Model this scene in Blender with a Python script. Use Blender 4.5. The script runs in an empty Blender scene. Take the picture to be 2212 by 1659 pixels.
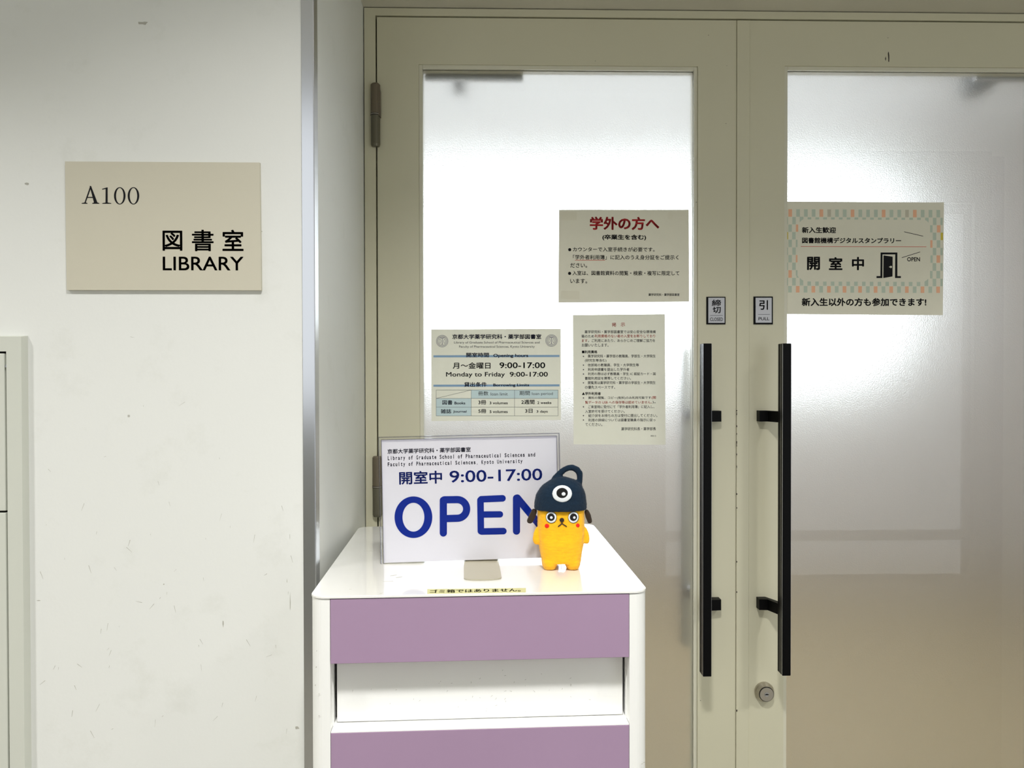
import bpy, bmesh, math, random
from mathutils import Vector, Matrix
random.seed(7)
sc = bpy.context.scene
COL = sc.collection
R = math.radians
# ------------------------------------------------------------------ camera
F = 1662.0; CAMH = 1.2
YAW, PITCH, ROLL = R(1.36), R(0.62), R(-0.10)
fw = Vector((math.sin(YAW)*math.cos(PITCH), math.cos(YAW)*math.cos(PITCH), -math.sin(PITCH)))
rt0 = Vector((math.cos(YAW), -math.sin(YAW), 0)); up0 = rt0.cross(fw)
rt = rt0*math.cos(ROLL)+up0*math.sin(ROLL); up = -rt0*math.sin(ROLL)+up0*math.cos(ROLL)
CP = Vector((0, 0, CAMH))
cd = bpy.data.cameras.new('camera'); cam = bpy.data.objects.new('camera', cd); COL.objects.link(cam)
cd.sensor_width = 36; cd.lens = F/2212*36; cd.clip_start = 0.02
m = Matrix((rt, up, -fw)).transposed().to_4x4(); m.translation = CP; cam.matrix_world = m
sc.camera = cam
# ------------------------------------------------------------------ world, exposure
w = bpy.data.worlds.new('world'); sc.world = w; w.use_nodes = True
w.node_tree.nodes['Background'].inputs[0].default_value = (0.9, 0.95, 1, 1)
w.node_tree.nodes['Background'].inputs[1].default_value = 0.05
sc.view_settings.view_transform = 'Standard'; sc.view_settings.look = 'None'
sc.view_settings.gamma = 1; sc.view_settings.use_curve_mapping = False
sc.view_settings.exposure = 0.1
sc.cycles.use_denoising = True
sc.cycles.max_bounces = 14; sc.cycles.transparent_max_bounces = 16; sc.cycles.diffuse_bounces = 6
sc.cycles.transmission_bounces = 10; sc.cycles.caustics_refractive = True
# ------------------------------------------------------------------ key dimensions
YW = 1.262          # corridor face of the left wall
YD = 1.750          # face of the door leaves
YG = 1.761          # corridor side of the glass
XR = -0.2925        # side of the recess
ZS = 2.0315         # underside of the recess
CEIL = 2.5
LAMP_Y = 0.18
LAMPS = [(-1.72, 24.0), (0.03, 24.0), (1.77, 21.0), (-3.4, 18.0)]
LAMP_COL = (1.0, 0.99, 0.97)
WINDOW_EM = 5.0
LIB_LAMP = 17.0

for i, (lx, pw) in enumerate(LAMPS):
    ld = bpy.data.lights.new('downlight_beam', 'AREA'); ld.shape = 'DISK'; ld.size = 0.24
    ld.energy = pw; ld.color = LAMP_COL; ld.spread = R(121)
    lo = bpy.data.objects.new('downlight_beam', ld); COL.objects.link(lo); lo.location = (lx, LAMP_Y, CEIL-0.012)
for (lx, ly) in ((0.2, 2.35), (1.9, 2.35)):
    ld = bpy.data.lights.new('library_lamp_beam', 'AREA'); ld.shape = 'RECTANGLE'; ld.size = 1.2; ld.size_y = 0.3
    ld.energy = LIB_LAMP; ld.color = (0.93, 0.96, 1.0)
    lo = bpy.data.objects.new('library_lamp_beam', ld); COL.objects.link(lo); lo.location = (lx, ly, 2.67)

# ------------------------------------------------------------------ helpers
def ray(px, py):
    return (fw*F + rt*(px-1106) - up*(py-829.5))/F
def PY(px, py, Y):
    d = ray(px, py); return CP + d*(Y/d.y)
def PZ(px, py, z):
    d = ray(px, py); return CP + d*((z-CAMH)/d.z)
def PF(px, py, Fm, yl):
    "hit of the sight line on the plane y=yl of frame Fm, in frame coordinates"
    Fi = Fm.inverted(); o = Fi @ CP; e = Fi.to_3x3() @ ray(px, py)
    return o + e*((yl-o.y)/e.y)
I4 = Matrix.Identity(4)
WM = {}
def lin(c):
    return tuple(((x/255)/12.92 if x/255 <= .04045 else ((x/255+.055)/1.055)**2.4) for x in c)+(1.0,)
def thing(name, loc, label=None, cat=None, group=None, rot=0, kind=None, Fm=None):
    o = bpy.data.objects.new(name, None); COL.objects.link(o); o.empty_display_size = 0.05
    M_ = Fm if Fm is not None else Matrix.Translation(loc) @ Matrix.Rotation(rot, 4, 'Z')
    o.matrix_world = M_; WM[o.name] = M_.copy(); tag(o, label, cat, group, kind); return o
def tag(o, label=None, cat=None, group=None, kind=None):
    if label: o['label'] = label
    if cat: o['category'] = cat
    if group: o['group'] = group
    if kind: o['kind'] = kind
    return o
def obj(name, bm, mat, parent=None, Fm=I4, smooth=False, label=None, kind=None):
    me = bpy.data.meshes.new(name)
    if isinstance(bm, bpy.types.Mesh): me = bm
    else: bm.to_mesh(me); bm.free()
    if not len(me.vertices): raise Exception('empty '+name)
    lo = [min(v.co[i] for v in me.vertices) for i in range(3)]; hi = [max(v.co[i] for v in me.vertices) for i in range(3)]
    c = Vector([(a+b)/2 for a, b in zip(lo, hi)])
    if name == 'felt_fuzz': FZ.append(c.copy())
    me.transform(Matrix.Translation(-c))
    W = Fm @ Matrix.Translation(c)
    o = bpy.data.objects.new(name, me); COL.objects.link(o)
    mats = mat if isinstance(mat, (list, tuple)) else [mat]
    for x in mats: me.materials.append(x)
    if smooth:
        for p in me.polygons: p.use_smooth = True
    if parent is not None:
        o.parent = parent; o.matrix_local = WM[parent.name].inverted() @ W
    else: o.matrix_world = W
    WM[o.name] = W.copy()
    tag(o, label, None, None, kind); return o
def abox(bm, x0, x1, y0, y1, z0, z1, bev=0, seg=2, mi=0):
    t = bmesh.new(); bmesh.ops.create_cube(t, size=1)
    for v in t.verts:
        v.co = Vector(((x0+x1)/2+v.co.x*(x1-x0), (y0+y1)/2+v.co.y*(y1-y0), (z0+z1)/2+v.co.z*(z1-z0)))
    if bev: bmesh.ops.bevel(t, geom=t.edges[:], offset=bev, segments=seg, affect='EDGES', profile=.5)
    for f in t.faces: f.material_index = mi
    merge(bm, t)
def merge(bm, t):
    me = bpy.data.meshes.new('t'); t.to_mesh(me); t.free(); bm.from_mesh(me); bpy.data.meshes.remove(me)
def box(name, mat, parent, x0, x1, y0, y1, z0, z1, bev=0.0, Fm=I4, **k):
    bm = bmesh.new(); abox(bm, min(x0,x1), max(x0,x1), min(y0,y1), max(y0,y1), min(z0,z1), max(z0,z1), bev)
    return obj(name, bm, mat, parent, Fm, **k)
def prism(bm, pts, fn0, fn1):
    "closed polygon pts mapped by fn0 (front) and fn1 (back)"
    a = [bm.verts.new(fn0(p)) for p in pts]; b = [bm.verts.new(fn1(p)) for p in pts]
    n = len(pts); bm.faces.new(a); bm.faces.new(b[::-1])
    for i in range(n): bm.faces.new((a[i], b[i], b[(i+1) % n], a[(i+1) % n]))
def cyl(bm, c0, c1, r0, r1=None, n=24, cap=True):
    r1 = r0 if r1 is None else r1; c0 = Vector(c0); c1 = Vector(c1); d = (c1-c0).normalized()
    a = d.orthogonal().normalized(); b = d.cross(a)
    A = [bm.verts.new(c0+(a*math.cos(2*math.pi*i/n)+b*math.sin(2*math.pi*i/n))*r0) for i in range(n)]
    B = [bm.verts.new(c1+(a*math.cos(2*math.pi*i/n)+b*math.sin(2*math.pi*i/n))*r1) for i in range(n)]
    for i in range(n): bm.faces.new((A[i], A[(i+1) % n], B[(i+1) % n], B[i]))
    if cap: bm.faces.new(A[::-1]); bm.faces.new(B)

# ------------------------------------------------------------------ materials
def mat(name, col, rough=.5, metal=0, coat=0, noise=0, nscale=8, bump=0, bscale=300, em=None, emc=None, spec=.5, sheen=0, coat_r=.08):
    mt = bpy.data.materials.new(name); mt.use_nodes = True; nt = mt.node_tree; b = nt.nodes['Principled BSDF']
    c = lin(col); b.inputs['Base Color'].default_value = c
    b.inputs['Roughness'].default_value = rough; b.inputs['Metallic'].default_value = metal
    b.inputs['Coat Weight'].default_value = coat; b.inputs['Coat Roughness'].default_value = coat_r
    b.inputs['Specular IOR Level'].default_value = spec; b.inputs['Sheen Weight'].default_value = sheen
    tc = nt.nodes.new('ShaderNodeTexCoord')
    if noise:
        n = nt.nodes.new('ShaderNodeTexNoise'); n.inputs['Scale'].default_value = nscale; n.inputs['Detail'].default_value = 5
        nt.links.new(tc.outputs['Object'], n.inputs['Vector'])
        r = nt.nodes.new('ShaderNodeValToRGB'); r.color_ramp.elements[0].position = .3; r.color_ramp.elements[1].position = .7
        r.color_ramp.elements[0].color = tuple(x*(1-noise) for x in c[:3])+(1,); r.color_ramp.elements[1].color = tuple(min(1, x*(1+noise*.4)) for x in c[:3])+(1,)
        nt.links.new(n.outputs['Fac'], r.inputs[0]); nt.links.new(r.outputs[0], b.inputs['Base Color'])
    if bump:
        n = nt.nodes.new('ShaderNodeTexNoise'); n.inputs['Scale'].default_value = bscale; n.inputs['Detail'].default_value = 3
        nt.links.new(tc.outputs['Object'], n.inputs['Vector'])
        bp = nt.nodes.new('ShaderNodeBump'); bp.inputs['Strength'].default_value = bump; bp.inputs['Distance'].default_value = .001
        nt.links.new(n.outputs['Fac'], bp.inputs['Height']); nt.links.new(bp.outputs[0], b.inputs['Normal'])
    if em: b.inputs['Emission Color'].default_value = lin(emc or col); b.inputs['Emission Strength'].default_value = em
    return mt
def wallmat():
    mt = mat('white wall paint', (226, 227, 223), .55, bump=.12, bscale=160)
    nt = mt.node_tree; b = nt.nodes['Principled BSDF']; tc = nt.nodes.new('ShaderNodeTexCoord')
    # worn grey smudges and specks of dirt
    n1 = nt.nodes.new('ShaderNodeTexNoise'); n1.inputs['Scale'].default_value = 9; n1.inputs['Detail'].default_value = 8; n1.inputs['Roughness'].default_value = .7
    r1 = nt.nodes.new('ShaderNodeValToRGB'); r1.color_ramp.elements[0].position = .56; r1.color_ramp.elements[1].position = .9
    n2 = nt.nodes.new('ShaderNodeTexVoronoi'); n2.inputs['Scale'].default_value = 7
    r2 = nt.nodes.new('ShaderNodeValToRGB'); r2.color_ramp.elements[0].position = .008; r2.color_ramp.elements[1].position = .02
    r2.color_ramp.elements[0].color = (1, 1, 1, 1); r2.color_ramp.elements[1].color = (0, 0, 0, 1)
    mx = nt.nodes.new('ShaderNodeMix'); mx.data_type = 'RGBA'; mx.inputs[6].default_value = lin((226, 227, 223)); mx.inputs[7].default_value = lin((212, 213, 206))
    mx2 = nt.nodes.new('ShaderNodeMix'); mx2.data_type = 'RGBA'; mx2.inputs[7].default_value = lin((170, 168, 158))
    for n in (n1, n2): nt.links.new(tc.outputs['Object'], n.inputs['Vector'])
    nt.links.new(n1.outputs['Fac'], r1.inputs[0]); nt.links.new(n2.outputs['Distance'], r2.inputs[0])
    nt.links.new(r1.outputs[0], mx.inputs[0]); nt.links.new(mx.outputs[2], mx2.inputs[6]); nt.links.new(r2.outputs[0], mx2.inputs[0])
    nt.links.new(mx2.outputs[2], b.inputs['Base Color']); return mt
M = dict(
 wall=wallmat(),
 wall2=mat('recess wall paint', (226, 228, 218), .6, bump=.1, bscale=160, noise=.03, nscale=4),
 wall3=mat('corridor rear wall paint', (140, 140, 134), .6, noise=.03, nscale=4),
 soffit=mat('soffit paint', (200, 196, 180), .7, noise=.06, nscale=5),
 door=mat('cream door enamel', (209, 205, 180), .38, bump=.03, bscale=400, noise=.02, nscale=3),
 bead=mat('cream glazing bead', (214, 211, 192), .3),
 dark=mat('dark gap', (14, 13, 12), .8),
 steel=mat('brushed stainless steel', (200, 202, 206), .2, metal=1),
 alu=mat('aluminium edging', (190, 190, 194), .3, metal=1),
 black=mat('black anodised handle', (2, 2, 3), .45, spec=.12),
 hinge=mat('bronze hinge paint', (116, 106, 90), .35, metal=.4),
 hinge_cap=mat('hinge cap', (108, 104, 88), .35, metal=.4),
 lock=mat('satin nickel lock', (186, 180, 170), .28, metal=1),
 gpanel=mat('grey cabinet enamel', (204, 206, 196), .45, bump=.06, bscale=300),
 sign=mat('beige sign board', (200, 195, 177), .5, bump=.05, bscale=500),
 ink=mat('dark ink', (9, 9, 14), .6, spec=.2),
 navy=mat('navy ink', (8, 13, 54), .6, spec=.2),
 greyink=mat('grey ink', (62, 62, 68), .5),
 greyblue=mat('pale grey blue ink', (138, 136, 146), .5),
 red=mat('crimson ink', (176, 6, 12), .5),
 red2=mat('orange red ink', (205, 78, 56), .5),
 redline=mat('faded red ink', (214, 128, 110), .5),
 paper=mat('notice paper', (229, 226, 208), .75, bump=.1, bscale=700, noise=.02, nscale=30),
 paper2=mat('pale notice paper', (238, 238, 222), .75, bump=.1, bscale=700, noise=.015, nscale=30),
 tape=mat('clear tape', (233, 230, 212), .22),
 barblue=mat('blue print bar', (134, 166, 196), .6),
 cellblue=mat('pale blue cell print', (198, 218, 220), .6),
 pgreen=mat('sage print', (190, 203, 186), .6),
 ptan=mat('taupe print', (198, 194, 174), .6),
 porange=mat('orange print', (238, 182, 146), .6),
 pyellow=mat('yellow print', (214, 194, 64), .6),
 plate=mat('silver plate', (186, 186, 190), .35, metal=.25),
 cartw=mat('cart white enamel', (243, 243, 240), .32, noise=.015, nscale=4),
 carttop=mat('cart top white laminate', (243, 242, 238), .16, coat=1, coat_r=.05, noise=.02, nscale=12, bump=.02, bscale=60),
 lav=mat('lavender laminate', (164, 137, 165), .5, noise=.03, nscale=5),
 cast=mat('caster rubber', (40, 40, 42), .6),
 foot=mat('beige stand foot', (176, 170, 150), .35),
 blue=mat('blue ink', (0, 36, 138), .6, spec=.1),
 insert=mat('white card', (222, 221, 227), .5),
 tapelab=mat('yellow label tape', (200, 196, 138), .4),
 felty=mat('yellow felt', (255, 188, 6), .95, sheen=.25, noise=.12, nscale=60, bump=.6, bscale=420),
 feltn=mat('navy felt', (0, 32, 54), .98, sheen=.05, bump=.8, bscale=420, noise=.2, nscale=60),
 feltb=mat('dark brown felt', (46, 32, 20), .95, sheen=.1, bump=.8, bscale=420),
 feltw=mat('white felt', (232, 236, 240), .95, bump=.5, bscale=420),
 feltk=mat('black felt', (8, 7, 8), .9, bump=.5, bscale=420),
 feltr=mat('red felt', (232, 32, 16), .95, bump=.4, bscale=420),
 cfloor=mat('grey vinyl floor', (132, 128, 116), .45, noise=.06, nscale=4),
 lfloor=mat('tan library floor', (150, 132, 98), .6, noise=.1, nscale=3),
 lwall=mat('library wall paint', (216, 208, 204), .7),
 lceil=mat('library ceiling board', (222, 222, 224), .8),
 ceil=mat('corridor ceiling board', (222, 220, 212), .8),
 base=mat('grey vinyl baseboard', (150, 148, 142), .5),
 chip=mat('chipped paint', (52, 44, 40), .8),
 scuff=mat('grey scuff', (172, 170, 160), .6),
 wood=mat('beech wood', (176, 140, 92), .5, noise=.15, nscale=10),
 shelfm=mat('grey shelf', (120, 116, 110), .5),
)
def emat(name, col, s):
    mt = bpy.data.materials.new(name); mt.use_nodes = True; nt = mt.node_tree; nt.nodes.clear()
    e = nt.nodes.new('ShaderNodeEmission'); e.inputs[0].default_value = col; e.inputs[1].default_value = s
    o = nt.nodes.new('ShaderNodeOutputMaterial'); nt.links.new(e.outputs[0], o.inputs[0]); return mt
for k_ in ('felty', 'feltn'):
    nt = M[k_].node_tree; tcn = [n for n in nt.nodes if n.type == 'TEX_COORD'][0]
    mp = nt.nodes.new('ShaderNodeMapping'); mp.inputs['Scale'].default_value = (1.0, 1.0, 4.5)
    nz = [n for n in nt.nodes if n.type == 'TEX_NOISE'][0]; nz.inputs['Scale'].default_value = 95
    nt.links.new(tcn.outputs['Object'], mp.inputs[0]); nt.links.new(mp.outputs[0], nz.inputs['Vector'])
M['sky'] = emat('bright daylight pane', (0.92, 0.97, 1.0, 1), WINDOW_EM)
M['sky2'] = emat('daylight pane', (0.95, 0.98, 1.0, 1), 1.3)
M['sky3'] = emat('daylight door glass', (0.93, 0.97, 1.0, 1), 1.25); M['sky4'] = emat('daylight lower glass', (0.95, 0.98, 1.0, 1), 1.2)
M['lens'] = emat('lamp lens', (1, .97, .9, 1), 20)
def frosted():
    "back face of the pane: etched film"
    mt = bpy.data.materials.new('frosted film'); mt.use_nodes = True; nt = mt.node_tree; nt.nodes.clear()
    g = nt.nodes.new('ShaderNodeBsdfGlass'); g.inputs['IOR'].default_value = 1.5; g.inputs['Roughness'].default_value = .39
    g.inputs['Color'].default_value = (.97, .98, .98, 1)
    tc = nt.nodes.new('ShaderNodeTexCoord'); n = nt.nodes.new('ShaderNodeTexNoise'); n.inputs['Scale'].default_value = 420; n.inputs['Detail'].default_value = 2
    bp = nt.nodes.new('ShaderNodeBump'); bp.inputs['Strength'].default_value = .7; bp.inputs['Distance'].default_value = .0006
    nt.links.new(tc.outputs['Object'], n.inputs[0]); nt.links.new(n.outputs['Fac'], bp.inputs['Height']); nt.links.new(bp.outputs[0], g.inputs['Normal'])
    o = nt.nodes.new('ShaderNodeOutputMaterial'); nt.links.new(g.outputs[0], o.inputs[0]); return mt
def clearglass(name='clear glass', col=(.97, .99, .98, 1)):
    mt = bpy.data.materials.new(name); mt.use_nodes = True; nt = mt.node_tree; nt.nodes.clear()
    g = nt.nodes.new('ShaderNodeBsdfGlass'); g.inputs['IOR'].default_value = 1.5; g.inputs['Roughness'].default_value = 0.0
    g.inputs['Color'].default_value = col
    o = nt.nodes.new('ShaderNodeOutputMaterial'); nt.links.new(g.outputs[0], o.inputs[0]); return mt
def clearsheet(name, tint, gl):
    "thin clear plastic: transparent with a Fresnel gloss"
    mt = bpy.data.materials.new(name); mt.use_nodes = True; nt = mt.node_tree; nt.nodes.clear()
    t = nt.nodes.new('ShaderNodeBsdfTransparent'); t.inputs[0].default_value = tint
    g = nt.nodes.new('ShaderNodeBsdfGlossy'); g.inputs['Roughness'].default_value = .03
    fr = nt.nodes.new('ShaderNodeFresnel'); fr.inputs[0].default_value = gl
    mx = nt.nodes.new('ShaderNodeMixShader'); o = nt.nodes.new('ShaderNodeOutputMaterial')
    ge = nt.nodes.new('ShaderNodeNewGeometry'); ma = nt.nodes.new('ShaderNodeMath'); ma.operation = 'SUBTRACT'; ma.inputs[0].default_value = 1
    mu = nt.nodes.new('ShaderNodeMath'); mu.operation = 'MULTIPLY'
    nt.links.new(ge.outputs['Backfacing'], ma.inputs[1]); nt.links.new(ma.outputs[0], mu.inputs[0]); nt.links.new(fr.outputs[0], mu.inputs[1])
    nt.links.new(mu.outputs[0], mx.inputs[0]); nt.links.new(t.outputs[0], mx.inputs[1]); nt.links.new(g.outputs[0], mx.inputs[2]); nt.links.new(mx.outputs[0], o.inputs[0]); return mt
M['frost'] = frosted(); M['glass'] = clearglass()
M['acryl'] = clearsheet('clear acrylic', (.985, .985, .99, 1), 1.5)
M['acryledge'] = clearsheet('acrylic edge', (.72, .72, .77, 1), 1.8)
M['ctape'] = clearsheet('clear tape film', (.995, .992, .985, 1), 1.4)

# ------------------------------------------------------------------ lettering
def glyph_mesh(s, bold=0.0, res=3):
    cu = bpy.data.curves.new('t', 'FONT'); cu.body = s; cu.size = 1; cu.resolution_u = res; cu.fill_mode = 'FRONT'
    o = bpy.data.objects.new('t', cu); COL.objects.link(o)
    dg = bpy.context.evaluated_depsgraph_get(); dg.update()
    me = bpy.data.meshes.new_from_object(o.evaluated_get(dg))
    bpy.data.objects.remove(o); bpy.data.curves.remove(cu)
    vs = [v.co.copy() for v in me.vertices]; fs = [tuple(p.vertices) for p in me.polygons]
    bpy.data.meshes.remove(me)
    if bold:
        n = 12 if bold > .018 else 8 if bold > .013 else 4; V0, F0 = vs, fs; vs, fs = [], []
        for k in range(n):
            a_ = 2*math.pi*(k+.5)/n; dx, dy = bold*math.cos(a_), bold*math.sin(a_)
            fs += [tuple(i+len(vs) for i in f) for f in F0]; vs += [Vector((v.x+dx, v.y+dy, 0)) for v in V0]
    x0 = min(v.x for v in vs); x1 = max(v.x for v in vs); y0 = min(v.y for v in vs); y1 = max(v.y for v in vs)
    return [((v.x-x0)/(x1-x0), (v.y-y0)/(y1-y0)) for v in vs], fs
class Sheet:
    "collects flat print on a plane y=yl of a frame; coordinates are given as measured in a crop of the photo"
    def __init__(s, Fm, yl, crop=(0, 0, 1), wave=None):
        s.F = Fm; s.yl = yl; s.c = crop; s.b = {}; s.wave = wave or (lambda x, z: 0)
    def pt(s, x, y):
        p = PF(s.c[0]+x/s.c[2], s.c[1]+y/s.c[2], s.F, s.yl); return p.x, p.z
    def vert(s, bm, X, Z, lift=0): return bm.verts.new((X, s.yl-lift+s.wave(X, Z), Z))
    def bm(s, key):
        if key not in s.b: s.b[key] = bmesh.new()
        return s.b[key]
    def text(s, key, string, x0, x1, y0, y1, bold=0.0, res=3, xref=None):
        key = (key, len(s.b)); bm = s.bm(key); vs, fs = glyph_mesh(string, bold, res)
        ym = (y0+y1)/2; xm = (x0+x1)/2 if xref is None else xref
        X0 = s.pt(x0, ym)[0]; X1 = s.pt(x1, ym)[0]; Z1 = s.pt(xm, y0)[1]; Z0 = s.pt(xm, y1)[1]
        V = [s.vert(bm, X0+(X1-X0)*u, Z0+(Z1-Z0)*v) for u, v in vs]
        for f in fs:
            try: bm.faces.new([V[i] for i in f])
            except ValueError: pass
    def poly(s, key, pts, lift=0):
        bm = s.bm(key); V = [s.vert(bm, *s.pt(*p), lift) for p in pts]; bm.faces.new(V)
    def rect(s, key, x0, y0, x1, y1, lift=0, skew=0):
        n = max(1, int(abs(x1-x0)/60))
        for i in range(n):
            a, b = i/n, (i+1)/n
            s.poly(key, [(x0+(x1-x0)*a, y0+skew*a), (x0+(x1-x0)*b, y0+skew*b), (x0+(x1-x0)*b, y1+skew*b), (x0+(x1-x0)*a, y1+skew*a)], lift)
    def disc(s, key, cx, cy, rx, ry=None, n=28, lift=0):
        ry = ry or rx
        s.poly(key, [(cx+rx*math.cos(2*math.pi*i/n), cy+ry*math.sin(2*math.pi*i/n)) for i in range(n)], lift)
    def ring(s, key, cx, cy, rx, ry, ix, iy, n=64, lift=0):
        bm = s.bm(key)
        A = [s.vert(bm, *s.pt(cx+rx*math.cos(2*math.pi*i/n), cy+ry*math.sin(2*math.pi*i/n)), lift) for i in range(n)]
        B = [s.vert(bm, *s.pt(cx+ix*math.cos(2*math.pi*i/n), cy+iy*math.sin(2*math.pi*i/n)), lift) for i in range(n)]
        for i in range(n): bm.faces.new((A[i], A[(i+1) % n], B[(i+1) % n], B[i]))
    def stroke(s, key, pts, w, lift=0, caps=True):
        dl = lift
        for i in range(len(pts)-1):
            (x0, y0), (x1, y1) = pts[i], pts[i+1]; L = math.hypot(x1-x0, y1-y0) or 1; nx, ny = -(y1-y0)/L*w/2, (x1-x0)/L*w/2
            s.poly(key, [(x0+nx, y0+ny), (x1+nx, y1+ny), (x1-nx, y1-ny), (x0-nx, y0-ny)], dl); dl += 1e-6
        if caps:
            for p in pts: s.disc(key, p[0], p[1], w/2, lift=dl); dl += 1e-6
    def emit(s, parent, names):
        for k, (nm, mt) in names.items():
            for kk in list(s.b):
                if kk == k or (isinstance(kk, tuple) and kk[0] == k) or (isinstance(kk, str) and len(kk) == 2 and kk[0] == k):
                    o = obj(nm, s.b[kk], mt, parent, s.F)
                    if not isinstance(kk, tuple) and nm.split('_')[-1] in ('check', 'seal', 'rule', 'cell', 'bar', 'lettering', 'icon'): o['kind'] = 'stuff'
def paper(name, mt, parent, Fm, yl, crop, corners, th=.0004, wave=None, nx=14, nz=14, world=True):
    "thin sheet with its own thickness, corners TL TR BR BL in crop pixels"
    P = [PF(crop[0]+x/crop[2], crop[1]+y/crop[2], Fm, yl) for x, y in corners]
    bm = bmesh.new(); wv = wave or (lambda x, z: 0); g = []
    for side in (0, 1):
        g.append([[None]*(nx+1) for _ in range(nz+1)])
        for j in range(nz+1):
            for i in range(nx+1):
                u, v = i/nx, j/nz
                q = P[0]*(1-u)*(1-v)+P[1]*u*(1-v)+P[2]*u*v+P[3]*(1-u)*v
                g[side][j][i] = bm.verts.new((q.x, yl+side*th+wv(q.x, q.z), q.z))
    for j in range(nz):
        for i in range(nx):
            a = g[0]; bm.faces.new((a[j][i], a[j+1][i], a[j+1][i+1], a[j][i+1]))
            a = g[1]; bm.faces.new((a[j][i], a[j][i+1], a[j+1][i+1], a[j+1][i]))
    for i in range(nx):
        bm.faces.new((g[0][0][i], g[0][0][i+1], g[1][0][i+1], g[1][0][i])); bm.faces.new((g[0][nz][i], g[1][nz][i], g[1][nz][i+1], g[0][nz][i+1]))
    for j in range(nz):
        bm.faces.new((g[0][j][0], g[1][j][0], g[1][j+1][0], g[0][j+1][0])); bm.faces.new((g[0][j][nx], g[0][j+1][nx], g[1][j+1][nx], g[1][j][nx]))
    return obj(name, bm, mt, parent, Fm, smooth=False)

# ================================================================== SETTING
XE0, XE1, YB = -3.6, 3.4, -0.9
def struct(name, mt, *b, bev=0): 
    o = box(name, mt, None, *b, bev=bev); o['kind'] = 'structure'; return o
struct('wall_left', M['wall'], XE0, XR, YW, 1.86, 0, CEIL)
struct('wall_above', M['soffit'], XR, 1.52, YW, 1.86, ZS, CEIL)
struct('wall_right', M['wall'], 1.52, XE1, YW, 1.86, 0, CEIL)
struct('floor', M['cfloor'], XE0-.1, XE1+.1, YB-.1, 1.80, -.1, 0)
struct('ceiling', M['ceil'], XE0-.1, XE1+.1, YB-.1, 1.86, CEIL, CEIL+.1)
BX0, BX1, BZ0, BZ1 = -1.4, -.50, 1.0, 2.46
wb = thing('wall_back', (0, YB, 0), kind='structure')
for q in ((XE0, BX0, 0, CEIL), (BX1, .95, 0, CEIL), (.95, 2.90, 2.2, CEIL), (2.80, 2.90, 0, 2.2), (BX0, BX1, 0, BZ0), (BX0, BX1, BZ1, CEIL)):
    box('wall_section', M['wall3'], wb, q[0], q[1], YB-.1, YB, q[2], q[3])
w2 = thing('window_2', ((BX0+BX1)/2, YB, BZ0), kind='structure')
box('window_pane', M['sky2'], w2, BX0, BX1, YB-.06, YB-.05, BZ0, BZ1)
for q in ((BX0, BX0+.03, BZ0, BZ1), (BX1-.03, BX1, BZ0, BZ1), (BX0+.03, BX1-.03, BZ0, BZ0+.03), (BX0+.03, BX1-.03, BZ1-.03, BZ1)):
    box('window_frame', M['alu'], w2, q[0], q[1], YB-.05, YB-.02, q[2], q[3])
d3 = thing('door_3', (1.68, YB, 0), kind='structure')
for q in ((.95, 1.0, 0, 2.2), (2.75, 2.80, 0, 2.2), (1.0, 2.75, 2.14, 2.2), (1.0, 2.75, .23, .29), (1.0, 2.75, 0, .03)):
    box('door_rail', M['alu'], d3, q[0], q[1], YB-.07, YB-.03, q[2], q[3])
box('glass_pane', M['sky3'], d3, 1.0, 2.75, YB-.055, YB-.045, .29, 2.14); box('glass_pane', M['sky4'], d3, 1.0, 2.75, YB-.055, YB-.045, .03, .23)
struct('wall_corridor_end', M['wall2'], XE0-.1, XE0, YB-.1, 1.86, 0, CEIL)
struct('wall_corridor_far', M['wall2'], XE1, XE1+.1, YB-.1, 1.86, 0, CEIL)
struct('baseboard_back', M['base'], XE0, .95, YB, YB+.012, 0.0, .1, bev=.003)
struct('baseboard_left', M['base'], XE0, XR-.001, YW-.008, YW, 0, .07, bev=.002)
# library room behind the glass
struct('library_floor', M['lfloor'], -3.1, 4.6, 1.80, 4.85, -.1, -.001)
struct('library_ceiling', M['lceil'], -3.1, 4.6, 1.86, 4.85, 2.7, 2.8)
struct('wall_library_left', M['lwall'], -3.1, -3.0, 1.86, 4.75, 0, 2.7)
struct('wall_library_right', M['lwall'], 4.5, 4.6, 1.86, 4.75, 0, 2.7)
WX0, WX1, WZ0, WZ1 = -1.5, 2.35, 1.25, 2.33
lb = thing('wall_library_back', (0, 4.75, 0), kind='structure')
for (a, b, c, d) in ((-3.0, WX0, 0, 2.7), (WX1, 4.5, 0, 2.7), (WX0, WX1, 0, WZ0), (WX0, WX1, WZ1, 2.7)):
    box('wall_panel', M['lwall'], lb, a, b, 4.65, 4.75, c, d)
wn = thing('window_1', ((WX0+WX1)/2, 4.7, WZ0), kind='structure')
nP = 4; pw = (WX1-WX0)/nP
for i in range(nP):
    a = WX0+i*pw
    box('window_pane', M['sky'], wn, a+.02, a+pw-.02, 4.70, 4.71, WZ0+.03, WZ1-.03)
bm = bmesh.new()
for i in range(nP+1): abox(bm, WX0+i*pw-.02 if i else WX0, WX0+i*pw+.02 if i < nP else WX1, 4.67, 4.73, WZ0, WZ1)
abox(bm, WX0, WX1, 4.67, 4.73, WZ0, WZ0+.03); abox(bm, WX0, WX1, 4.67, 4.73, WZ1-.03, WZ1)
obj('window_frame', bm, M['alu'], wn)

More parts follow.
